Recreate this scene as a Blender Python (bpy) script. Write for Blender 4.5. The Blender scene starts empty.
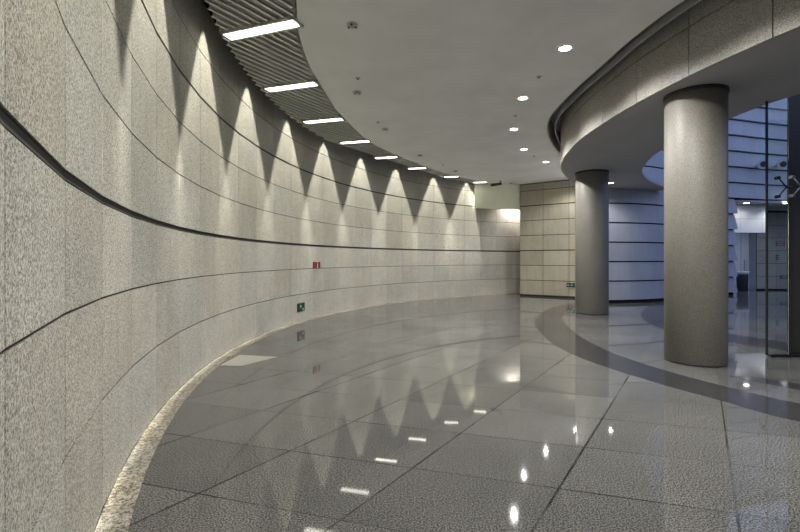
import bpy, bmesh, math, random
from mathutils import Vector
from mathutils.geometry import tessellate_polygon
random.seed(7)
WPOW, DPOW, WSGN = 3.3, 1.9, 1
S = 0.62                      # metres in one course of wall cladding
EYE, CEIL, SOF = 2.46, 7.56, 6.45   # heights in courses
CX, CZ, RW = 16.7, 12.7, 21.3       # centre and radius of the curved wall, in courses
sc = bpy.context.scene
COL = sc.collection
PI = math.pi

# ---------------------------------------------------------------- materials
def newmat(name):
    m = bpy.data.materials.new(name); m.use_nodes = True
    nt = m.node_tree
    return m, nt, nt.nodes, nt.links, nt.nodes['Principled BSDF']

def plain(name, col, rough=.5, metal=0., spec=.5):
    m, nt, N, L, B = newmat(name)
    B.inputs['Base Color'].default_value = (*col, 1)
    B.inputs['Roughness'].default_value = rough
    B.inputs['Metallic'].default_value = metal
    B.inputs['Specular IOR Level'].default_value = spec
    return m

def emit(name, col, s):
    m, nt, N, L, B = newmat(name)
    B.inputs['Base Color'].default_value = (.8, .8, .8, 1)
    B.inputs['Emission Color'].default_value = (*col, 1)
    B.inputs['Emission Strength'].default_value = s
    return m

def mixc(N, L, fac, a, b, mode='MIX'):
    n = N.new('ShaderNodeMix'); n.data_type = 'RGBA'; n.blend_type = mode
    for sock, v in ((n.inputs['Factor'], fac), (n.inputs[6], a), (n.inputs[7], b)):
        if isinstance(v, (int, float)): sock.default_value = v
        elif isinstance(v, tuple): sock.default_value = (*v, 1)
        else: L.new(v, sock)
    return n.outputs[2]

def math_(N, L, op, a, b=None, c=None):
    n = N.new('ShaderNodeMath'); n.operation = op
    for i, v in enumerate((a, b, c)):
        if v is None: continue
        if isinstance(v, (int, float)): n.inputs[i].default_value = v
        else: L.new(v, n.inputs[i])
    return n.outputs[0]

def ramp(N, L, src, stops):
    r = N.new('ShaderNodeValToRGB')
    while len(r.color_ramp.elements) < len(stops): r.color_ramp.elements.new(.5)
    for e, (p, c) in zip(r.color_ramp.elements, stops):
        e.position = p; e.color = (*c, 1) if isinstance(c, tuple) else (c, c, c, 1)
    L.new(src, r.inputs[0]); return r.outputs[0]

def noise(N, L, co, scale, detail=2, rough=.5):
    n = N.new('ShaderNodeTexNoise'); n.inputs['Scale'].default_value = scale
    n.inputs['Detail'].default_value = detail; n.inputs['Roughness'].default_value = rough
    L.new(co, n.inputs['Vector']); return n.outputs[0]

def granite(name, light, dark, rough, island=.0, scale=1., contrast=1., warm=(1.06, 1., .9), bump=.0, stain=.0, spec=.5):
    """speckled granite; island: how much whole slabs differ in tone"""
    m, nt, N, L, B = newmat(name)
    co = N.new('ShaderNodeTexCoord').outputs['Object']
    f1 = noise(N, L, co, 85*scale, 3, .7)
    f2 = noise(N, L, co, 300*scale, 2, .6)
    g = ramp(N, L, math_(N, L, 'ADD', math_(N, L, 'MULTIPLY', f1, .6), math_(N, L, 'MULTIPLY', f2, .4)),
             [(.5-.12/contrast, 0.), (.5+.10/contrast, 1.)])
    c = mixc(N, L, g, dark, light)
    v = N.new('ShaderNodeTexVoronoi'); v.inputs['Scale'].default_value = 170*scale
    L.new(co, v.inputs['Vector'])
    fleck = ramp(N, L, v.outputs['Distance'], [(.10, .55), (.26, 1.)])
    c = mixc(N, L, .55, c, fleck, 'MULTIPLY')
    big = noise(N, L, co, .9, 4, .6)
    c = mixc(N, L, 1., c, ramp(N, L, big, [(.3, .88), (.7, 1.08)]), 'MULTIPLY')
    if stain:
        mp = N.new('ShaderNodeMapping'); mp.inputs['Scale'].default_value = (6, 6, .7); L.new(co, mp.inputs[0])
        st = noise(N, L, mp.outputs[0], 1., 5, .65)
        c = mixc(N, L, stain, c, ramp(N, L, st, [(.38, (.62, .58, .52)), (.56, (1., 1., 1.))]), 'MULTIPLY')
    if island:
        g2 = N.new('ShaderNodeNewGeometry')
        w = N.new('ShaderNodeTexWhiteNoise'); w.noise_dimensions = '1D'
        L.new(math_(N, L, 'MULTIPLY', g2.outputs['Random Per Island'], 91.), w.inputs['W'])
        c = mixc(N, L, island, c, ramp(N, L, w.outputs['Value'], [(0., .62), (.5, 1.), (1., 1.18)]), 'MULTIPLY')
        c = mixc(N, L, math_(N, L, 'MULTIPLY', g2.outputs['Random Per Island'], island*1.3), c,
                 mixc(N, L, 1., c, (warm[0]*1.04, warm[1], warm[2]*.95), 'MULTIPLY'))
    L.new(c, B.inputs['Base Color'])
    B.inputs['Roughness'].default_value = rough
    B.inputs['Specular IOR Level'].default_value = spec
    if bump:
        b = N.new('ShaderNodeBump'); b.inputs['Strength'].default_value = bump; b.inputs['Distance'].default_value = .004
        L.new(f1, b.inputs['Height']); L.new(b.outputs[0], B.inputs['Normal'])
    return m

def floor_material(joints=True):
    m, nt, N, L, B = newmat('polished floor granite')
    co = N.new('ShaderNodeTexCoord').outputs['Object']
    sp = N.new('ShaderNodeSeparateXYZ'); L.new(co, sp.inputs[0])
    x, y = sp.outputs[0], sp.outputs[1]
    def lat(a, b, off, w):
        v = math_(N, L, 'ADD', math_(N, L, 'MULTIPLY', x, a/S), math_(N, L, 'MULTIPLY', y, b/S))
        v = math_(N, L, 'DIVIDE', math_(N, L, 'SUBTRACT', v, off), w)
        cell = math_(N, L, 'FLOOR', v)
        d = math_(N, L, 'ABSOLUTE', math_(N, L, 'SUBTRACT', math_(N, L, 'FRACT', math_(N, L, 'ADD', v, .5)), .5))
        return cell, math_(N, L, 'MULTIPLY', d, w*S)      # distance from the joint in metres
    c1, d1 = lat(.831, -.556, -1.27, 1.56)
    c2, d2 = lat(.292, .956, 5.12, 1.22)
    f1 = noise(N, L, co, 90, 3, .75); f2 = noise(N, L, co, 260, 2, .6)
    g = ramp(N, L, math_(N, L, 'ADD', math_(N, L, 'MULTIPLY', f1, .6), math_(N, L, 'MULTIPLY', f2, .4)), [(.44, 0.), (.56, 1.)])
    c = mixc(N, L, g, (.010, .010, .010), (.30, .298, .28))
    cv = N.new('ShaderNodeCombineXYZ'); L.new(c1, cv.inputs[0]); L.new(c2, cv.inputs[1])
    w = N.new('ShaderNodeTexWhiteNoise'); L.new(cv.outputs[0], w.inputs['Vector'])
    c = mixc(N, L, 1., c, ramp(N, L, w.outputs['Value'], [(0., .84), (1., 1.10)]), 'MULTIPLY')
    wear = noise(N, L, co, .55, 5, .62)
    c = mixc(N, L, 1., c, ramp(N, L, wear, [(.3, .8), (.7, 1.12)]), 'MULTIPLY')
    # joints: some stretches are darker with dirt than others
    br = noise(N, L, co, .8, 3, .7)
    th = math_(N, L, 'ADD', .0035, math_(N, L, 'MULTIPLY', br, .009))
    th2 = math_(N, L, 'ADD', .0005, math_(N, L, 'MULTIPLY', br, .010))
    j = math_(N, L, 'MULTIPLY', 1. if joints else .25, ramp(N, L, noise(N, L, co, 1.1, 3, .7), [(.38, .22), (.60, 1.)]))
    j = math_(N, L, 'MULTIPLY', j, math_(N, L, 'MAXIMUM', math_(N, L, 'LESS_THAN', d1, th), math_(N, L, 'LESS_THAN', d2, th2)))
    c = mixc(N, L, math_(N, L, 'MULTIPLY', j, .85), c, (.012, .011, .009))
    L.new(c, B.inputs['Base Color'])
    r = ramp(N, L, noise(N, L, co, 1.6, 4, .6), [(.3, .02), (.7, .05)])
    L.new(r, B.inputs['Roughness'])
    L.new(math_(N, L, 'MULTIPLY', math_(N, L, 'SUBTRACT', 1., j), .5), B.inputs['Specular IOR Level'])
    B.inputs['IOR'].default_value = 1.39
    return m

M = {}
M['wall'] = granite('flamed wall granite', (.65, .645, .58), (.13, .129, .115), .75, island=.26, contrast=1.5, bump=.25, stain=.16, spec=.25)
M['far'] = granite('far wall granite', (.56, .53, .43), (.27, .25, .20), .7, island=.25, stain=.25, spec=.25)
M['fascia'] = granite('bulkhead granite', (.56, .55, .51), (.16, .155, .145), .55, island=.15, contrast=1.6, spec=.35)
M['clad'] = granite('atrium cladding stone', (.52, .56, .63), (.30, .32, .37), .6, island=.18, stain=.12, spec=.3)
M['column'] = granite('column granite', (.29, .28, .245), (.11, .105, .092), .5, contrast=1.0, scale=1.2, spec=.4)
M['curb'] = granite('kerb stone', (.62, .60, .52), (.11, .095, .08), .5, island=.45, contrast=2., scale=.5, stain=.5)
M['slab'] = granite('pale stone slab', (.62, .60, .52), (.33, .32, .27), .3)
M['band'] = granite('dark floor granite', (.08, .078, .08), (.012, .012, .013), .10, contrast=.9, spec=.35)
M['floor'] = floor_material()
M['floor_in'] = floor_material(False)
M['pillar'] = granite('dark polished stone', (.05, .05, .042), (.018, .018, .016), .45)
def plaster(name, col):
    m, nt, N, L, B = newmat(name)
    co = N.new('ShaderNodeTexCoord').outputs['Object']
    c = mixc(N, L, 1., col, ramp(N, L, noise(N, L, co, 1.1, 5, .6), [(.3, .93), (.7, 1.05)]), 'MULTIPLY')
    L.new(c, B.inputs['Base Color']); B.inputs['Roughness'].default_value = .85
    B.inputs['Specular IOR Level'].default_value = .2
    return m
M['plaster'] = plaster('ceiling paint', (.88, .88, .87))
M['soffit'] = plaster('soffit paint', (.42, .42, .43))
M['cream'] = plaster('cream paint', (.93, .95, .76))
M['white'] = plaster('white wall panel', (.85, .85, .85))
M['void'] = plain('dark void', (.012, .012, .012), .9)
M['profile'] = plain('dark grey metal profile', (.035, .036, .034), .5, .3)
M['slat'] = plain('grey aluminium slat', (.88, .88, .82), .5, .0)
M['trim'] = plain('light metal trim', (.62, .61, .55), .4, .3)
M['steel'] = plain('brushed steel', (.55, .55, .53), .28, 1.)
M['black'] = plain('black metal', (.012, .012, .012), .4)
M['door'] = plain('pale grey door paint', (.74, .80, .86), .45)
M['plastic'] = plain('off white plastic', (.50, .50, .47), .5)
M['green'] = plain('dark green sign face', (.004, .045, .022), .35)
M['signwhite'] = plain('sign white', (.55, .66, .60), .5)
M['red'] = plain('red lettering', (.22, .004, .008), .35)
M['redplate'] = plain('dull red plate', (.22, .07, .09), .5)
M['tube'] = emit('strip light diffuser', (1., .96, .84), 5.)
M['down'] = emit('downlight lens', (1., .97, .95), 12.)
def glass_mat():
    m, nt, N, L, B = newmat('tinted clear glass')
    B.inputs['Base Color'].default_value = (.93, .98, .96, 1)
    B.inputs['Transmission Weight'].default_value = 1.
    B.inputs['Roughness'].default_value = 0.; B.inputs['IOR'].default_value = 1.45
    return m
M['glass'] = glass_mat()
M['glassedge'] = plain('green glass edge', (.02, .03, .028), .2)

# ---------------------------------------------------------------- helpers
def P(X, Z, k): return Vector((X*S, Z*S, k*S))

def link(name, bm, mat, parent=None, loc=None, smooth=False, kind=None, recalc=True):
    if recalc: bmesh.ops.recalc_face_normals(bm, faces=bm.faces)
    me = bpy.data.meshes.new(name)
    if loc is not None: bmesh.ops.translate(bm, verts=bm.verts, vec=-Vector(loc))
    bm.to_mesh(me); bm.free()
    mats = mat if isinstance(mat, (list, tuple)) else [mat]
    for q in mats: me.materials.append(q)
    if smooth:
        for p in me.polygons: p.use_smooth = True
    o = bpy.data.objects.new(name, me); COL.objects.link(o)
    if loc is not None: o.location = loc
    if parent is not None:
        o.parent = parent
        if loc is not None: o.location = Vector(loc) - parent_world(parent)
        else: o.location = -parent_world(parent)
    if kind: o['kind'] = kind
    return o

def parent_world(p):
    v = Vector((0, 0, 0))
    while p is not None: v = v + p.location; p = p.parent
    return v

def thing(name, label, cat, loc, group=None):
    o = bpy.data.objects.new(name, None); COL.objects.link(o)
    o.empty_display_size = .1; o.location = loc
    o['label'] = label; o['category'] = cat
    if group: o['group'] = group
    return o

def tag(o, label, cat, group=None):
    o['label'] = label; o['category'] = cat
    if group: o['group'] = group
    return o

def hexa(bm, a, mi=0):
    """a: 8 points, bottom four then top four"""
    v = [bm.verts.new(p) for p in a]
    for f in ((3, 2, 1, 0), (4, 5, 6, 7), (0, 1, 5, 4), (1, 2, 6, 5), (2, 3, 7, 6), (3, 0, 4, 7)):
        fc = bm.faces.new([v[i] for i in f]); fc.material_index = mi

def wallbox(bm, a, b, z0, z1, t, mi=0, t2=None, off=0.):
    """box standing along a->b (plan, courses), t thick to the LEFT of a->b; t2: thickness at the top"""
    a = Vector(a); b = Vector(b); d = (b-a).normalized(); n = Vector((-d.y, d.x))
    a = a + n*off; b = b + n*off
    hexa(bm, [P(*a, z0), P(*b, z0), P(*(b+n*t), z0), P(*(a+n*t), z0),
              P(*a, z1), P(*b, z1), P(*(b+n*t), z1), P(*(a+n*t), z1)], mi)

def prism(bm, poly, z0, z1, mi=0):
    """closed plan polygon (courses) made solid between two heights"""
    n = len(poly)
    lo = [bm.verts.new(P(x, z, z0)) for x, z in poly]
    hi = [bm.verts.new(P(x, z, z1)) for x, z in poly]
    tris = tessellate_polygon([[Vector((x, z, 0)) for x, z in poly]])
    for t in tris:
        try:
            bm.faces.new([lo[i] for i in t]).material_index = mi
            bm.faces.new([hi[i] for i in reversed(t)]).material_index = mi
        except ValueError: pass
    for i in range(n):
        j = (i+1) % n
        bm.faces.new([lo[i], lo[j], hi[j], hi[i]]).material_index = mi

def lathe(bm, prof, c, seg=32, mi=0):
    """prof: (radius, height) in metres from c"""
    rings = []
    for r, h in prof:
        if r < 1e-5: rings.append([bm.verts.new((c[0], c[1], c[2]+h))])
        else: rings.append([bm.verts.new((c[0]+r*math.cos(2*PI*i/seg), c[1]+r*math.sin(2*PI*i/seg), c[2]+h)) for i in range(seg)])
    for A, B_ in zip(rings, rings[1:]):
        for i in range(seg):
            j = (i+1) % seg
            if len(A) == 1 and len(B_) == 1: continue
            if len(A) == 1: f = bm.faces.new([A[0], B_[j], B_[i]])
            elif len(B_) == 1: f = bm.faces.new([A[i], A[j], B_[0]])
            else: f = bm.faces.new([A[i], A[j], B_[j], B_[i]])
            f.material_index = mi

def tube(bm, a, b, r, r2=None, seg=12):
    a = Vector(a); b = Vector(b); d = (b-a).normalized()
    u = d.orthogonal().normalized(); w = d.cross(u); r2 = r if r2 is None else r2
    A = [bm.verts.new(a+(u*math.cos(2*PI*i/seg)+w*math.sin(2*PI*i/seg))*r) for i in range(seg)]
    B_ = [bm.verts.new(b+(u*math.cos(2*PI*i/seg)+w*math.sin(2*PI*i/seg))*r2) for i in range(seg)]
    for i in range(seg):
        j = (i+1) % seg; bm.faces.new([A[i], A[j], B_[j], B_[i]])
    bm.faces.new(A); bm.faces.new(B_)

def box(bm, c, sx, sy, sz, mi=0):
    x, y, z = c
    hexa(bm, [(x-sx/2, y-sy/2, z-sz/2), (x+sx/2, y-sy/2, z-sz/2), (x+sx/2, y+sy/2, z-sz/2), (x-sx/2, y+sy/2, z-sz/2),
              (x-sx/2, y-sy/2, z+sz/2), (x+sx/2, y-sy/2, z+sz/2), (x+sx/2, y+sy/2, z+sz/2), (x-sx/2, y+sy/2, z+sz/2)], mi)

def spline(pts, n=8):
    out = []
    q = [Vector(p) for p in pts]
    q = [q[0]*2-q[1]] + q + [q[-1]*2-q[-2]]
    for i in range(1, len(q)-2):
        a, b, c, d = q[i-1:i+3]
        for s in range(n):
            t = s/n
            out.append(.5*((2*b)+(c-a)*t+(2*a-5*b+4*c-d)*t*t+(3*b-a-3*c+d)*t**3))
    out.append(q[-2]); return [(p.x, p.y) for p in out]

def resample(pts, step):
    """points every `step` along a polyline"""
    out = [Vector(pts[0])]; need = step
    for a, b in zip(pts, pts[1:]):
        a = Vector(a); b = Vector(b); l = (b-a).length
        while l >= need:
            a = a+(b-a).normalized()*need; l = (b-a).length; out.append(a); need = step
        need -= l
    return [(p.x, p.y) for p in out]

def offset(pts, d):
    out = []
    for i, p in enumerate(pts):
        a = Vector(pts[max(i-1, 0)]); b = Vector(pts[min(i+1, len(pts)-1)])
        t = (b-a).normalized(); out.append((p[0]-t.y*d, p[1]+t.x*d))
    return out

def spot(parent, world, power, size, blend, col, radius=.04, aim=None):
    l = bpy.data.lights.new('spot_lamp_light', 'SPOT'); l.energy = power; l.spot_size = math.radians(size)
    l.spot_blend = blend; l.color = col; l.shadow_soft_size = radius
    o = bpy.data.objects.new('lamp_light', l); COL.objects.link(o)
    o.parent = parent; o.location = Vector(world)-parent_world(parent)
    if aim is not None: o.rotation_euler = Vector(aim).to_track_quat('-Z', 'Y').to_euler()
    return o

# ---------------------------------------------------------------- left curved wall
def arc(phi, r=RW): return (CX-r*math.cos(phi), CZ+r*math.sin(phi))
PH0, DPH = math.radians(-26.7), math.radians(3.864)
ks = [-2, -1] + list(range(0, 30))
wpts = [arc(PH0+DPH*k) for k in range(-2, 28)]
back = Vector(wpts[0])
wpts = [(back.x, -9.5+i*(back.y+9.5)/7) for i in range(7)] + wpts     # straight stretch beside and behind the camera
def course_rows():
    """(z0, z1) of every stone course; 3 and 6 sit above the wide grooves"""
    zs = [0, 1, 2, 3, 4, 5, 6, 7, 8.2]; rows = []
    for i in range(8):
        lo = zs[i]+(.08 if i else -.0)+.011; hi = zs[i+1]+.08-.011
        if i == 0: lo = .02
        if i == 2: hi -= .065
        if i == 5: hi -= .035
        rows.append((lo, hi))
    return rows
ROWS = course_rows()
def stone_wall(name, pts, rows, mat, t=.07, gap=.0045, top=8.65, maxk=99, backing=.12, extra=True):
    """slabs are boxes on a dark backing; open joints are real gaps. pts run so that the room lies to the right"""
    bm = bmesh.new()
    for a, b in zip(pts, pts[1:]):
        a = Vector(a); b = Vector(b); d = (b-a).normalized()*gap
        for z0, z1 in rows: wallbox(bm, a+d, b-d, z0, z1, t, 0)
    for a, b in zip(pts, pts[1:]):
        wallbox(bm, a, b, 0, top, backing, 1, off=.014)
    o = link(name, bm, [mat, M['void']], kind='structure')
    return o
# travelling far along the wall the room lies to the right, so slabs grow to the left
stone_wall('wall_left', wpts, ROWS, M['wall'])
# dark metal profile in the wide groove
bm = bmesh.new()
inn = wpts
for a, b in zip(inn, inn[1:]):
    wallbox(bm, a, b, 3.017, 3.032, .04, 0, off=.004)
    wallbox(bm, a, b, 3.040, 3.060, .05, 0, off=.018)
link('trim_1', bm, M['profile'], kind='structure')

# kerb stones along the wall foot
bm = bmesh.new()
kp = [(-0.0, 0)]
cur = [arc(PH0+DPH*k/2) for k in range(-2, 48)]
cur = [(cur[0][0], -6+i*(cur[0][1]+6)/12) for i in range(12)] + cur
for a, b in zip(cur, cur[1:]):
    A = Vector(a); B2 = Vector(b); d = (B2-A).normalized()*.004
    wallbox(bm, A+d, B2-d, -.05, .014, -.27, 0, off=-.012)
link('baseboard_left', bm, M['curb'], kind='structure')
bm = bmesh.new()
prism(bm, [((220-400)*10.44/450, 10.44), ((239.6-400)*11.6/450, 11.6), ((277-400)*11.35/450, 11.35), ((241-400)*10.4/450, 10.4)], -.02, .004)
link('trim_2', bm, M['slab'], kind='structure')

# ---------------------------------------------------------------- floor
bm = bmesh.new()
prism(bm, [(-12, -10), (44, -10), (44, 46), (-12, 46)], -.3, 0)
link('floor', bm, M['floor'], kind='structure')
outer = spline([(14, 2.6), (10, 3.9), (7.6, 5.3), (6.07, 6.83), (5.62, 7.8), (5.13, 8.96), (4.62, 10.7), (4.45, 12.37), (4.62, 14.47), (5.4, 18.0), (7.6, 22.7), (10.4, 26.2)])
inner = spline([(14.6, 3.7), (10.8, 4.8), (8.3, 6.1), (6.9, 7.56), (6.39, 8.5), (5.95, 9.7), (5.68, 11.0), (5.6, 12.4), (5.85, 15.0), (6.95, 19.3), (8.85, 22.8), (11.4, 25.6)])
bm = bmesh.new()
prism(bm, inner+[(14, 36), (40, 36), (40, 2.0)], -.02, .002)
link('floor', bm, M['floor_in'], kind='structure')
bm = bmesh.new()
prism(bm, outer+inner[::-1], -.02, .004)
link('trim_3', bm, M['band'], kind='structure')
bm = bmesh.new()
prism(bm, [(11.0, 6.1), (10.0, 6.6), (8.6, 7.5), (7.54, 8.48), (7.05, 9.22), (6.97, 9.5), (7.45, 9.42), (7.88, 8.86), (9.0, 8.0), (10.4, 7.2), (11.2, 6.8)], -.02, .004)
link('trim_4', bm, M['band'], kind='structure')
bm = bmesh.new()
prism(bm, spline([(12.5, 9.6), (10.4, 12.2), (9.3, 15.0), (9.7, 17.7), (11.1, 20.7), (13.6, 24.4)]) + spline([(15, 24.9), (12.7, 21.0), (11.2, 17.7), (10.9, 15.2), (11.9, 12.6), (13.6, 10.6)]), -.02, .004)
link('trim_5', bm, M['band'], kind='structure')

# ---------------------------------------------------------------- ceiling, soffit and curved bulkhead
hole = spline([(40, .9), (16, 1.3), (11.6, 2.4), (8.7, 4.3), (7.2, 5.8), (6.2, 7.3), (5.6, 8.84), (5.36, 10.4), (5.3, 12.0), (5.25, 13.9), (5.38, 16.2), (6.0, 18.3), (7.25, 20.9), (8.7, 23.0), (10.2, 25.0), (12.2, 27.2)])
fas = spline([(40, 2.1), (16.4, 2.3), (12.2, 3.2), (9.5, 4.7), (8.0, 6.0), (6.95, 7.4), (6.6, 8.3), (6.24, 9.75), (6.0, 11.5), (5.93, 13.35), (5.98, 15.1), (6.4, 17.6), (7.0, 19.6), (7.75, 21.2), (8.6, 22.7), (9.8, 24.3), (11.6, 26.3)])
inn_s = spline([(40, 4.2), (18, 5.0), (13.6, 6.5), (11.2, 8.4), (10.1, 9.9), (9.62, 10.9), (9.40, 11.8), (9.35, 12.87), (9.35, 14.6), (9.58, 16.6), (9.98, 18.04), (10.67, 19.8), (11.46, 21.2), (12.7, 22.9), (14.7, 24.9), (16, 26.0)])
lou_in = spline([(.6, 1.5), (-.5, 3.6), (-1.5, 6.0), (-2.04, 8.84), (-2.27, 10.1), (-2.37, 11.86), (-2.22, 14.6), (-2.08, 15.9), (-1.33, 19.4), (-.12, 22.07), (1.49, 24.8), (3.42, 27.5), (5.66, 29.75), (6.6, 30.6)])
bm = bmesh.new()
prism(bm, hole + [(12.2, 34), (6.6, 34)] + lou_in[::-1] + [(-2.2, 1.5), (-2.2, -9.7), (40, -9.7)], CEIL, CEIL+.14)
link('ceiling', bm, M['plaster'], kind='structure')
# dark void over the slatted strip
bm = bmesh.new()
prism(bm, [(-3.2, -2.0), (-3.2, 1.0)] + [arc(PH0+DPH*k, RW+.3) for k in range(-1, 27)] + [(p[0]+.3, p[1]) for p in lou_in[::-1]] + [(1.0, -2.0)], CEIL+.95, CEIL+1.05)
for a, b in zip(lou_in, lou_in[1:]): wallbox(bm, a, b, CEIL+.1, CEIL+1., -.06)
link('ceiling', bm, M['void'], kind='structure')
# soffit of the bulkhead
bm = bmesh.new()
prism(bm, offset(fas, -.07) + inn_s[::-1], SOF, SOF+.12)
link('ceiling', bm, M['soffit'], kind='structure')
# stone fascia: two courses of slabs with open joints, plus a plain band above
bm = bmesh.new()
fp = [p for p in fas]
fp = resample([p for p in fas if p[0] < 39.9], .433)[3:]
for i in range(0, len(fp)-4, 4):
    seg = fp[i:i+5]
    for z0, z1 in ((SOF-.015, SOF+1.03), (SOF+1.055, SOF+2.1)):
        # one slab, gently bent: four hexahedra sharing verts
        nb = []
        o_ = offset(seg, -.10); i_ = seg
        vb = []
        for q, (pi, po) in enumerate(zip(i_, o_)):
            sh = .011 if q == 0 else (-.011 if q == 4 else 0)
            t = (Vector(seg[min(q+1, 4)])-Vector(seg[max(q-1, 0)])).normalized()*sh
            vb.append([bm.verts.new(P(pi[0]+t.x, pi[1]+t.y, z0)), bm.verts.new(P(po[0]+t.x, po[1]+t.y, z0)),
                       bm.verts.new(P(po[0]+t.x, po[1]+t.y, z1)), bm.verts.new(P(pi[0]+t.x, pi[1]+t.y, z1))])
        for q in range(4):
            for e in range(4):
                f = (e+1) % 4
                bm.faces.new([vb[q][e], vb[q][f], vb[q+1][f], vb[q+1][e]])
        bm.faces.new(vb[0]); bm.faces.new(vb[-1])
for a, b in zip(fp, fp[1:]): wallbox(bm, a, b, SOF+.02, SOF+2.3, -.10, 1, off=-.04)
link('wall_right', bm, [M['fascia'], M['void']], kind='structure')
# shadow slot round the bulkhead, with a thin metal lip
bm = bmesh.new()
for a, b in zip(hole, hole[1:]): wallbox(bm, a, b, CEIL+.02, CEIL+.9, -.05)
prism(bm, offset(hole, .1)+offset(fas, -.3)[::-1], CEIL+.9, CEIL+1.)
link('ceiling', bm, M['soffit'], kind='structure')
bm = bmesh.new()
lp = [((a[0]*.45+b[0]*.55), (a[1]*.45+b[1]*.55)) for a, b in zip(resample(hole, .5)[:0] or hole, hole)]
lp = offset(hole, -.34)
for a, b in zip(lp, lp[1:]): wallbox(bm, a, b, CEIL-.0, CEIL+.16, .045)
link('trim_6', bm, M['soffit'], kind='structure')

# ---------------------------------------------------------------- far wall (squared stone) with beam over the passage
A0, A1 = Vector((8.16, 30.6)), Vector((12.3, 27.55))
apts = [A0, A0.lerp(A1, .306), A0.lerp(A1, .63), A0.lerp(A1, .93), A1]
rows_far = [(.12, 1.055)] + [(k+.095, k+1.055) for k in range(1, 7)] + [(7.09, 7.5)]
rows_far[2] = (2.09, 3.03); rows_far[5] = (5.09, 6.03)
# travelling left to right along it the camera is on the right, so slabs grow to the left (away)
stone_wall('wall_far', [tuple(p) for p in apts], rows_far, M['far'], top=7.6, gap=.012)
bm = bmesh.new()
wallbox(bm, A0, A1, 0, .12, .08, 0, off=.03)
link('baseboard_far', bm, M['black'], kind='structure')
bm = bmesh.new()
prism(bm, [(5.0, 30.2), (8.25, 30.72), (8.35, 31.1), (5.2, 30.95)], 5.93, 7.7)
link('wall_beam', bm, M['cream'], kind='structure')
bm = bmesh.new()
prism(bm, [(5.2, 30.9), (8.4, 31.0), (13, 33), (13, 38), (8, 38)], 6.6, 6.75)
prism(bm, [(8.3, 30.9), (8.55, 30.9), (12.6, 37.5), (12.35, 37.5)], 0, 6.7)
link('wall_passage', bm, M['far'], kind='structure')
bm = bmesh.new()
prism(bm, [(13.3, 36.0), (20, 36), (20, 36.3), (9, 36.3)], 0, 7)
link('wall_back_passage', bm, M['far'], kind='structure')

# ---------------------------------------------------------------- atrium wall of lapped cladding
cl = spline([(11.25, 25.05), (13.4, 25.5), (15.4, 26.4), (18.6, 28.7), (21.8, 30.8), (23.2, 31.25)], 5)
cl2 = spline([(23.2, 31.25), (26.3, 32.2), (31, 33.2), (38, 33.6)], 4)
def lapped(bm, pts, j, h=1.09, z0=.2, cutend=0.):
    lo = z0+j*h; hi = lo+h-.075
    a_in = [offset(pts, -(.05+.13*min(1, max(0, (p[0]-15.)/6))))[i] for i, p in enumerate(pts)]
    a_top = offset(pts, -.02); bk = offset(pts, .08)
    q = []
    n = len(pts)
    for i in range(n):
        ex = (Vector(pts[i])-Vector(pts[i-1])).normalized()*cutend if (i == n-1 and cutend) else Vector((0, 0))
        q.append([bm.verts.new(P(a_in[i][0]+ex.x, a_in[i][1]+ex.y, lo)), bm.verts.new(P(bk[i][0]+ex.x, bk[i][1]+ex.y, lo)),
                  bm.verts.new(P(*bk[i], hi)), bm.verts.new(P(*a_top[i], hi))])
    for i in range(n-1):
        for e in range(4):
            f = (e+1) % 4; bm.faces.new([q[i][e], q[i][f], q[i+1][f], q[i+1][e]])
    bm.faces.new(q[0]); bm.faces.new(q[-1])
bm = bmesh.new()
allp = cl+cl2[1:]
for j in range(0, 13):
    pts = cl if j < 6 else allp
    lapped(bm, pts, j, cutend=.12 if j < 6 else 0.)
for a, b in zip(cl, cl[1:]): wallbox(bm, a, b, 0, 15, .15, 1, off=.05)
for a, b in zip(cl2, cl2[1:]): wallbox(bm, a, b, 6.6, 15, .15, 1, off=.05)
link('wall_atrium', bm, [M['clad'], M['void']], kind='structure')
bm = bmesh.new()
wallbox(bm, (11.2, 25.0), (11.2, 28.4), 0, 8, .15)
link('wall_return', bm, M['clad'], kind='structure')

# portal in the atrium wall: ceiling strip, white bulkhead, recess with double door, stone wall to the right
bm = bmesh.new()
prism(bm, [(23.2, 31.35), (38, 33.8), (38, 40), (23.2, 40)], 6.47, 6.62)
link('ceiling', bm, M['soffit'], kind='structure')
bm = bmesh.new()
rows_w = [(4.42, 5.42), (5.44, 6.5)]
for a, b in (((23.3, 32.9), (24.9, 32.9)), ((24.9, 32.9), (26.5, 32.9)), ((26.5, 32.9), (26.76, 32.9))):
    for z0, z1 in rows_w: wallbox(bm, (a[0]+.01, a[1]), (b[0]-.01, b[1]), z0, z1, .2)
wallbox(bm, (23.3, 32.9), (26.74, 32.9), 4.4, 6.5, .15, 1, off=.06)
link('wall_portal', bm, [M['white'], M['void']], kind='structure')
bm = bmesh.new()
rp = [(28.55, 36.), (30.1, 36.), (31.7, 36.), (34.5, 36.), (38, 36.)]
rows_p = [(k*1.02+.12, k*1.02+1.11) for k in range(0, 6)]
for a, b in zip(rp, rp[1:]):
    for z0, z1 in rows_p: wallbox(bm, (a[0]+.01, a[1]), (b[0]-.01, b[1]), z0, z1, .1)
    wallbox(bm, a, b, 0, 6.4, .15, 1, off=.06)
link('wall_portal_side', bm, [M['fascia'], M['void']], kind='structure')
bm = bmesh.new()
prism(bm, [(22.5, 37.0), (29.6, 37.0), (29.6, 37.2), (22.5, 37.2)], 0, 6.4)
prism(bm, [(28.5, 36.02), (28.95, 36.9), (28.95, 37.0), (28.5, 37.0)][::-1], 0, 6.4)
link('wall_recess', bm, M['clad'], kind='structure')
D = thing('door_1', '', 'door', P(27, 36.75, 0)); del D['label']; del D['category']; D['kind'] = 'structure'
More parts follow.
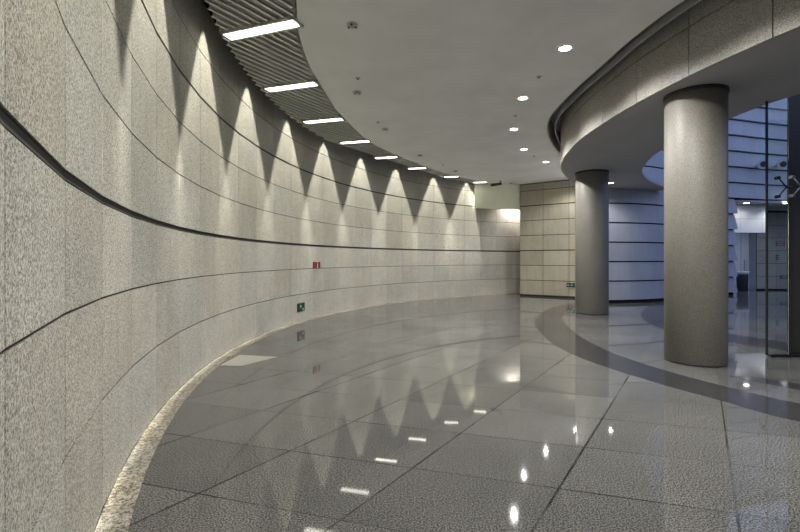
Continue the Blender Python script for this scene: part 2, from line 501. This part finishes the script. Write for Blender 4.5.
for x0, x1 in ((26.0, 27.84), (27.86, 28.8)):
    bm = bmesh.new(); wallbox(bm, (x0+.012, 36.75), (x1-.012, 36.75), .05, 4.6, .08)
    link('door_leaf', bm, M['door'], D)
bm = bmesh.new(); wallbox(bm, (26.0, 36.72), (28.9, 36.72), 4.6, 4.8, .2); link('door_frame', bm, M['door'], D)
bm = bmesh.new(); tube(bm, P(28.1, 36.68, 1.5), P(28.1, 36.68, 2.4), .015); link('door_handle', bm, M['steel'], D)

# enclosing walls out of view
bm = bmesh.new(); prism(bm, [(-2.4, -9.9), (40.2, -9.9), (40.2, -9.6), (-2.4, -9.6)], 0, 8.3); link('wall_back', bm, M['far'], kind='structure')
bm = bmesh.new(); prism(bm, [(39.9, -9.7), (40.2, -9.7), (40.2, 40), (39.9, 40)], 0, 8.3)
link('wall_side', bm, M['clad'], kind='structure')

# ---------------------------------------------------------------- columns
def column(X, Z, r, label, top=SOF):
    t = thing('column', label, 'column', P(X, Z, 0))
    c = P(X, Z, 0); R = r*S; H = top*S
    bm = bmesh.new()
    lathe(bm, [(0, .012), (R-.012, .012), (R, .024), (R, H-.05), (R-.004, H-.045), (0, H-.045)], c, 96)
    link('shaft', bm, M['column'], t, smooth=True)
    bm = bmesh.new(); lathe(bm, [(0, -.0), (R-.01, 0), (R-.01, .012), (0, .012)], c, 96); link('base_joint', bm, M['black'], t)
    bm = bmesh.new(); lathe(bm, [(R-.03, H-.046), (R+.012, H-.046), (R+.012, H+.01), (R-.03, H+.01)], c, 96); link('collar', bm, M['profile'], t, smooth=True)
    return t
column(7.13, 10.87, .65, 'thick grey granite round column nearest the camera, under the curved bulkhead')
column(8.79, 20.6, .70, 'grey granite round column farther back, in front of the far wall corner')
t = thing('square_pillar', 'wide dark polished pillar at the right edge behind the glass pane', 'pillar', P(10.9, 12.1, 0))
bm = bmesh.new(); prism(bm, [(9.93, 11.55), (12.6, 11.55), (12.6, 12.7), (10.98, 12.7)], .08, 14)
link('shaft', bm, M['pillar'], t)
bm = bmesh.new(); prism(bm, [(9.91, 11.5), (12.65, 11.5), (12.65, 12.75), (10.99, 12.75)], 0, .08); link('plinth', bm, M['black'], t)

# ---------------------------------------------------------------- glass pane with its fittings
W = thing('window_1', '', 'x', P(9.4, 11.35, 0)); del W['label']; del W['category']; W['kind'] = 'structure'
bm = bmesh.new(); box(bm, P(9.53, 11.35, 7.05), .52*S, .014, 14*S); link('pane', bm, M['glass'], W)
bm = bmesh.new(); box(bm, P(9.25, 11.35, 7.05), .045*S, .022, 14*S); link('edge_seal', bm, M['glassedge'], W)
bm = bmesh.new(); box(bm, P(10.6, 11.35, .035), 2.55*S, .05, .07*S); link('bottom_rail', bm, M['black'], W)
def fitting(X, Z, k, sgn, mat, label):
    """V-shaped glass clamp: two arms with a disc at each tip"""
    t = thing('glass_clamp', label, 'glass fitting', P(X, Z, k))
    hub = P(X, Z, k)
    for s in (1, -1):
        tip = hub+Vector((-sgn*.20*S, 0, s*.235*S))
        bm = bmesh.new(); tube(bm, hub, tip, .013, .009); link('arm', bm, mat, t, smooth=True)
        bm = bmesh.new(); tube(bm, tip+Vector((0, -.02, 0)), tip+Vector((0, .05, 0)), .024, .026, 20); link('disc', bm, mat, t)
    bm = bmesh.new(); tube(bm, hub, hub+Vector((sgn*.13*S, .0, 0)), .020, .020); link('stem', bm, mat, t, smooth=True)
fitting(9.66, 11.25, EYE+1.81, 1, M['black'], 'black V-shaped clamp seen on the clear glass pane')
fitting(10.02, 11.25, EYE+1.83, 1, M['steel'], 'shiny steel V-shaped clamp in front of the dark pillar')

# ---------------------------------------------------------------- slatted strip with its lights
UX, UZ = .556, .831
def xin(z):
    for a, b in zip(lou_in, lou_in[1:]):
        if a[1] <= z <= b[1]: return a[0]+(b[0]-a[0])*(z-a[1])/(b[1]-a[1]+1e-9)
    return None
louv = thing('slatted_ceiling', 'curved strip of grey metal slats in the ceiling along the stone wall', 'slatted ceiling', P(-3, 12, CEIL))
c = -13.2; nsl = 0
while c < -1.0:
    run = []; runs = []
    s = -6.
    base = Vector((.831, -.556))*c
    while s < 44:
        x = base.x+UX*s; z = base.y+UZ*s
        ok = 1.6 < z < 30.4 and math.hypot(x-CX, z-CZ) < 20.85
        if ok:
            xi = xin(z); ok = xi is not None and x < xi-.02
        if ok: run.append((x, z))
        elif run:
            runs.append(run); run = []
        s += .02
    for r in runs:
        if len(r) < 8: continue
        bm = bmesh.new()
        wallbox(bm, r[0], r[-1], CEIL-.0, CEIL+.17, .045)
        wallbox(bm, r[0], r[-1], CEIL-.0, CEIL+.02, .105)
        link('slat', bm, M['slat'], louv); nsl += 1
    c += .206
print('slats', nsl)

strips = [((-1.9, 3.9), (.35, 3.0)), ((-3.45, 7.1), (-1.55, 6.3)),
          ((-4.1, 10.3), (-2.16, 9.6)), ((-4.02, 13.46), (-2.37, 12.93)), ((-3.57, 16.64), (-2.03, 16.2)), ((-2.61, 19.58), (-1.28, 19.2)),
          ((-1.275, 22.5), (-.1, 22.2)), ((.42, 25.1), (1.49, 24.86)), ((2.67, 27.6), (3.6, 27.45)), ((4.8, 29.6), (5.7, 29.45))]
ordn = ['behind the camera, first of the row', 'just above the upper edge of the photo', 'the nearest in view and largest', 'second nearest in view', 'third nearest in view', 'fourth nearest in view',
        'fourth from the far end', 'third from the far end', 'last but one before the far end', 'farthest and smallest of the row']
for (a, b), w in zip(strips, ordn):
    a = Vector(a); b = Vector(b); d = (b-a).normalized(); n = Vector((-d.y, d.x)); hw = .2
    while math.hypot(a.x-CX, a.y-CZ) > 20.84: a = a+d*.02
    mid = (a+b)/2
    t = thing('strip_light', 'white strip light set in the ceiling slats, '+w, 'ceiling light', P(mid.x, mid.y, CEIL), 'strip lights along the curved wall')
    # open frame of four bars
    bm = bmesh.new()
    z0, z1 = CEIL-.05, CEIL+.10; fw = .06
    for (p, q) in ((a+n*hw, b+n*hw), (b-n*hw, a-n*hw)): wallbox(bm, p, q, z0, z1, -fw)
    for (p, q) in ((a-n*hw, a+n*hw), (b+n*hw, b-n*hw)): wallbox(bm, p, q, z0, z1, -fw)
    wallbox(bm, a-n*(hw-fw), b-n*(hw-fw), CEIL+.07, CEIL+.10, 2*(hw-fw))
    link('frame', bm, M['trim'], t)
    bm = bmesh.new(); wallbox(bm, a+d*fw-n*(hw-fw), b-d*fw-n*(hw-fw), CEIL-.03, CEIL-.005, 2*(hw-fw)); link('diffuser', bm, M['tube'], t)
    # wall-washer lamp at the wall end
    rr = Vector((a.x-CX, a.y-CZ)).normalized(); lp_ = Vector((CX, CZ))+rr*21.01
    cw = P(lp_.x, lp_.y, CEIL+.60)
    bm = bmesh.new(); lathe(bm, [(0, .13), (.045, .13), (.05, .02), (.045, .02), (.04, .06), (0, .06)], cw, 20)
    tube(bm, cw+Vector((0, 0, .11)), P(a.x, a.y, CEIL+.06), .012)
    link('wall_washer', bm, M['black'], t)
    lo = spot(t, cw, WPOW, 56, .35, (1., .96, .84), .012)
    lo.data.use_nodes = True; nt = lo.data.node_tree; N, L = nt.nodes, nt.links
    # asymmetric wall-washer optics: more light towards the foot of the wall than straight across
    tc = N.new('ShaderNodeTexCoord'); dp = N.new('ShaderNodeVectorMath'); dp.operation = 'DOT_PRODUCT'
    L.new(tc.outputs['Normal'], dp.inputs[0]); dp.inputs[1].default_value = (rr.x*WSGN, rr.y*WSGN, 0)
    nx = math_(N, L, 'MAXIMUM', dp.outputs['Value'], 0.)
    mr = N.new('ShaderNodeMapRange'); mr.interpolation_type = 'SMOOTHSTEP'; L.new(nx, mr.inputs['Value'])
    mr.inputs['From Min'].default_value = .01; mr.inputs['From Max'].default_value = .07
    q = math_(N, L, 'DIVIDE', mr.outputs[0], math_(N, L, 'ADD', .0008, math_(N, L, 'POWER', nx, 2.3)))
    L.new(q, N['Emission'].inputs['Strength'])

# ---------------------------------------------------------------- downlights
def downlight(X, Z, k, label, power=60, r=.10, size=150, group='downlights in the plain ceiling', col=(1., .97, .93)):
    c = P(X, Z, k); t = thing('downlight', label, 'ceiling light', c, group)
    bm = bmesh.new(); lathe(bm, [(r*.88, -.001), (r*.88, -.010), (r*1.12, -.010), (r*1.2, -.001)], c, 40); link('trim_ring', bm, M['trim'], t, smooth=True)
    bm = bmesh.new(); lathe(bm, [(0, -.007), (r*.9, -.007), (r*.9, -.001), (0, -.001)], c, 40); link('lens', bm, M['down'], t)
    spot(t, c+Vector((0, 0, -.03)), power*DPOW, size, .5, col, .03)
    return t
dl = [((7.6, 2.2), 'added unseen for ambient light, farthest right of the row', 100), ((5.2, 4.6), 'added unseen for ambient light, right of the camera', 100), ((4.2, 7.6), 'just above the upper edge of the photo', 100),  # first two continue the row out of view, added as ambient fill
      ((3.98, 10.85), 'largest and nearest in view beside the stone bulkhead', 90), ((3.88, 14.2), 'second nearest in view', 90), ((4.46, 17.6), 'third nearest in view', 90),
      ((5.73, 20.8), 'fourth nearest in view', 90), ((7.62, 23.5), 'closest to the left end of the bulkhead', 80), ((10.3, 26.4), 'hidden behind the bulkhead near the far wall', 60)]
for (x, z), w, pw in dl: downlight(x, z, CEIL, 'round white downlight in the plain ceiling, '+w, pw)
downlight(10.95, 23.4, SOF, 'small downlight under the bulkhead soffit just right of the farther column', 25, .10, 150, None)
downlight(24.6, 31.95, 6.47, 'small downlight in the portal ceiling left of the glass pane', 4, .13, 150, None)
downlight(27.45, 32.0, 6.47, 'small downlight in the portal ceiling seen through the glass pane', 14, .13, 150, None)
downlight(8.2, 31.7, 6.6, 'downlight inside the far passage behind the cream beam', 42, .1, 150, None, (1., .93, .95))

# ---------------------------------------------------------------- small ceiling fittings
def ceil_at(x, y, h=5.1): Z = 450*h/(259.5-y); return ((x-400)*Z/450, Z)
for (x, y), w in (((352, 24.4), 'nearest and largest of the row'), ((357, 92), 'second of the row'), ((385, 128.6), 'third of the row'), ((420, 155), 'fourth of the row'), ((455.4, 170.6), 'fifth of the row'), ((511, 183), 'farthest, near the cream beam')):
    X, Z = ceil_at(x, y)
    c = P(X, Z, CEIL); t = thing('smoke_detector', 'small round ceiling detector beside the slats, '+w, 'smoke detector', c, 'detectors on the ceiling')
    bm = bmesh.new(); lathe(bm, [(0, .0), (.075, 0), (.078, -.012), (.06, -.024), (.045, -.026), (0, -.026)], c, 32); link('base', bm, M['plastic'], t, smooth=True)
    bm = bmesh.new(); lathe(bm, [(.035, -.024), (.036, -.035), (.025, -.042), (0, -.043)], c, 32); link('chamber', bm, M['plastic'], t, smooth=True)
    for a in (0, 1, 2):
        q = c+Vector((.055*math.cos(a*2.094+.5), .055*math.sin(a*2.094+.5), -.022))
        bm = bmesh.new(); lathe(bm, [(0, -.0), (.016, 0), (.016, -.012), (0, -.014)], q, 14); link('vent', bm, M['black'], t)
for (x, y), w in (((357.8, 78), 'between the two nearest detectors'), ((378, 122), 'just left of the third detector'), ((443, 165), 'near the fifth detector'), ((515.5, 115.4), 'between two downlights'), ((539, 76.4), 'left of the stone bulkhead'), ((534, 156), 'beside the farthest downlight')):
    X, Z = ceil_at(x, y); c = P(X, Z, CEIL)
    t = thing('sprinkler_head', 'tiny ceiling sprinkler head, '+w, 'sprinkler', c, 'sprinklers on the ceiling')
    bm = bmesh.new(); lathe(bm, [(0, 0), (.045, 0), (.045, -.006), (.02, -.012), (0, -.012)], c, 24); link('plate', bm, M['plastic'], t)
    bm = bmesh.new(); lathe(bm, [(0, -.01), (.008, -.01), (.008, -.022), (.018, -.024), (.018, -.027), (0, -.027)], c, 16); link('nozzle', bm, M['profile'], t)
X, Z = 5.95, 29.2
c = P(X, Z, CEIL); t = thing('security_camera', 'small black security camera hanging from the ceiling at the far end of the slats', 'security camera', c)
bm = bmesh.new(); lathe(bm, [(0, 0), (.05, 0), (.05, -.015), (.015, -.02), (.015, -.12), (0, -.12)], c+Vector((.35, 0, 0)), 20); link('mount', bm, M['black'], t)
bm = bmesh.new(); tube(bm, c+Vector((.40, 0, -.11)), c+Vector((0, .05, -.16)), .05, .055, 20); link('body', bm, M['black'], t)
bm = bmesh.new(); tube(bm, c+Vector((.0, .05, -.16)), c+Vector((-.03, .055, -.164)), .04, .045, 20); link('lens', bm, M['profile'], t)

# ---------------------------------------------------------------- signs
def frame_on_wall(o, p, d):
    """turn an object built in local x (along), z (up), -y (towards viewer) to run along plan direction d"""
    o.location = p; o.rotation_euler = (0, 0, math.atan2(d[1], d[0]))
def runner(bm, x, z, s, y):
    """running figure pictogram in the x-z plane"""
    def bar(x0, z0, x1, z1, w):
        a = Vector((x+x0*s, z+z0*s)); b = Vector((x+x1*s, z+z1*s)); d = (b-a).normalized(); n = Vector((-d.y, d.x))*w*s/2
        pts = [a-n, b-n, b+n, a+n]
        lo = [bm.verts.new((q.x, y, q.y)) for q in pts]; hi = [bm.verts.new((q.x, y-.002, q.y)) for q in pts]
        bm.faces.new(lo); bm.faces.new(hi)
        for i in range(4): bm.faces.new([lo[i], lo[(i+1) % 4], hi[(i+1) % 4], hi[i]])
    bar(.0, .45, .12, .05, .2); bar(.12, .05, .3, -.1, .12); bar(.3, -.1, .22, -.42, .11); bar(.08, .02, -.15, -.2, .12); bar(-.15, -.2, -.4, -.2, .11)
    bar(.02, .36, .3, .2, .09); bar(.0, .36, -.22, .2, .09); bar(-.06, .62, .06, .62, .16)
def arrow(bm, x, z, s, y, sg):
    for a, b in (((-.45, 0), (.45, 0)), ((.45, 0), (.15, .28)), ((.45, 0), (.15, -.28))):
        A = Vector((x+sg*a[0]*s, z+a[1]*s)); B2 = Vector((x+sg*b[0]*s, z+b[1]*s)); d = (B2-A).normalized(); n = Vector((-d.y, d.x))*.07*s
        pts = [A-n, B2-n, B2+n, A+n]
        lo = [bm.verts.new((q.x, y, q.y)) for q in pts]; hi = [bm.verts.new((q.x, y-.002, q.y)) for q in pts]
        bm.faces.new(lo); bm.faces.new(hi)
        for i in range(4): bm.faces.new([lo[i], lo[(i+1) % 4], hi[(i+1) % 4], hi[i]])
def local(name, bm, mat, parent): 
    bmesh.ops.recalc_face_normals(bm, faces=bm.faces)
    me = bpy.data.meshes.new(name); bm.to_mesh(me); bm.free(); me.materials.append(mat)
    o = bpy.data.objects.new(name, me); COL.objects.link(o); o.parent = parent; return o
def wall_hit(x):
    """plan point and direction of the curved wall at picture column x"""
    m = (x-400)/450
    for a, b in zip(wpts, wpts[1:]):
        if a[1] < 1: continue
        fa = a[0]-m*a[1]; fb = b[0]-m*b[1]
        if fa*fb <= 0 and b[1] > 0:
            t = fa/(fa-fb); A = Vector(a); B2 = Vector(b); return A.lerp(B2, t), (B2-A).normalized()
p, d = wall_hit(300.3)
t = thing('exit_sign', 'small dark green exit sign low on the curved stone wall', 'exit sign', (0, 0, 0)); 
zc = EYE-(307-259.5)*p.y/450
frame_on_wall(t, P(p.x, p.y, zc)+Vector((d.y, -d.x, 0))*.006, d)
bm = bmesh.new(); box(bm, (0, -.014, 0), .35, .028, .20); local('case', bm, M['green'], t)
bm = bmesh.new(); runner(bm, -.05, .02, .10, -.028); local('running_figure', bm, M['signwhite'], t)
bm = bmesh.new(); arrow(bm, .07, -.055, .09, -.028, 1); local('arrow', bm, M['signwhite'], t)
pa = A0.lerp(A1, .0); da = (A1-A0).normalized()
m = (572-400)/450; s_ = (m*A0.y-A0.x)/(da.x-m*da.y); q = A0+da*s_
t = thing('exit_sign', 'green emergency exit sign with white figure on the far squared stone wall', 'exit sign', (0, 0, 0))
frame_on_wall(t, P(q.x, q.y, EYE-(285.2-259.5)*q.y/450)+Vector((da.y, -da.x, 0))*.004, da)
bm = bmesh.new(); box(bm, (0, -.015, 0), .40, .03, .17); local('case', bm, M['green'], t)
bm = bmesh.new(); box(bm, (0, -.015, -.094), .40, .03, .016); local('border', bm, M['trim'], t)
bm = bmesh.new(); runner(bm, 0, .0, .10, -.03); local('running_figure', bm, M['signwhite'], t)
for sg in (-1, 1):
    bm = bmesh.new(); arrow(bm, sg*.12, 0, .10, -.03, sg); local('arrow', bm, M['signwhite'], t)
# raised red floor number
p, d = wall_hit(314.6)
t = thing('floor_number', 'red raised letter and digit B1 on the curved stone wall', 'sign', (0, 0, 0))
frame_on_wall(t, P(p.x, p.y, EYE-(264.9-259.5)*p.y/450)+Vector((d.y, -d.x, 0))*.004, d)
def glyph(bm, rects):
    for x0, z0, x1, z1 in rects: box(bm, ((x0+x1)/2, -.012, (z0+z1)/2), x1-x0, .024, z1-z0)
bm = bmesh.new(); glyph(bm, [(-.10, -.08, -.045, .08), (-.045, .05, .06, .08), (-.045, -.015, .06, .015), (-.045, -.08, .06, -.05), (.045, .005, .09, .068), (.045, -.068, .09, -.005)]); local('letter', bm, M['red'], t)
bm = bmesh.new(); glyph(bm, [(.21, -.08, .27, .08), (.175, .04, .21, .062)]); local('digit', bm, M['red'], t)

# plates on the portal side wall, seen through the glass
def at_portal(x, y, w, h, mat, name, label, cat):
    Z = 35.995; Xp = (x-400)*Z/450
    bm = bmesh.new(); k = EYE+(259.5-y)*Z/450; cc = P(Xp, Z, k)-Vector((0, .012, 0))
    pw, ph = w*Z/450*S, h*Z/450*S
    box(bm, cc, pw, .02, ph, 0)
    box(bm, cc-Vector((0, .012, ph*.2)), pw*.8, .004, ph*.16, 1); box(bm, cc-Vector((0, .012, -ph*.2)), pw*.7, .004, ph*.16, 1)
    o = link(name, bm, [mat, M['plastic']], None, loc=cc); tag(o, label, cat); return o
at_portal(780, 243.8, 9, 4.6, M['redplate'], 'wall_sign', 'dull red sign plate on the stone wall seen through the glass', 'sign')
at_portal(783.5, 277, 7, 3, M['green'], 'wall_sign', 'dark exit sign plate low on the stone wall seen through the glass', 'sign')
at_portal(777, 257.5, 2.6, 5, M['black'], 'wall_call_box', 'small black box on the stone wall below the red plate', 'box')
# flood lamps on the atrium cladding
for x, lab in ((761, 'round flood lamp on the blue cladding left of the glass edge'), (780.5, 'round flood lamp on the blue cladding seen through the glass')):
    m = (x-400)/450
    for a, b in zip(cl2, cl2[1:]):
        fa = a[0]-m*a[1]; fb = b[0]-m*b[1]
        if fa*fb <= 0: Z = a[1]+(b[1]-a[1])*fa/(fa-fb)
    Z -= .85; Xp = (x-400)*Z/450
    c = P(Xp, Z, EYE+(259.5-165)*Z/450); t = thing('wall_flood_lamp', lab, 'lamp', c, 'flood lamps on the cladding')
    bm = bmesh.new(); tube(bm, c, c+Vector((-.12, -.28, -.02)), .17, .21, 28); link('housing', bm, M['plastic'], t)
    bm = bmesh.new(); tube(bm, c+Vector((-.12, -.28, -.02)), c+Vector((-.125, -.30, -.022)), .12, .12, 28); link('lens', bm, M['profile'], t)
    bm = bmesh.new(); tube(bm, c, c+Vector((.02, .36, 0)), .05); link('bracket', bm, M['steel'], t)
# litter bin
X, Z = (742.3-400)*35.0/450, 35.0
c = P(X, Z, 0); t = thing('litter_bin', 'dark round litter bin with a bright bowl top by the portal doors', 'litter bin', c)
bm = bmesh.new(); lathe(bm, [(0, 0), (.21, 0), (.22, .02), (.24, .80), (.235, .82), (0, .82)], c, 36); link('body', bm, M['profile'], t, smooth=True)
bm = bmesh.new(); lathe(bm, [(.22, .82), (.275, .90), (.28, .95), (.26, .955), (.20, .92), (0, .915)], c, 36); link('bowl', bm, M['white'], t, smooth=True)
bm = bmesh.new(); tube(bm, c+Vector((-.12, 0, .93)), c+Vector((-.05, 0, 1.12)), .008); tube(bm, c+Vector((.12, 0, .93)), c+Vector((.05, 0, 1.12)), .008); link('handle', bm, M['steel'], t)

# ---------------------------------------------------------------- atrium daylight
# open sky over the atrium lights the cladding blue
w = bpy.data.worlds.new('World'); sc.world = w; w.use_nodes = True
w.node_tree.nodes['Background'].inputs[0].default_value = (.46, .60, 1., 1)
w.node_tree.nodes['Background'].inputs[1].default_value = .52

# ---------------------------------------------------------------- camera
cam = bpy.data.cameras.new('Camera'); co_ = bpy.data.objects.new('Camera', cam); COL.objects.link(co_)
co_.location = (0, 0, EYE*S); co_.rotation_euler = (PI/2, 0, 0)
cam.sensor_width = 36; cam.lens = 450*36/800; cam.shift_y = -6.5/800; cam.clip_start = .02
sc.camera = co_
sc.view_settings.view_transform = 'Standard'; sc.view_settings.look = 'None'
sc.view_settings.exposure = .8; sc.view_settings.gamma = 1.
sc.view_settings.use_curve_mapping = False
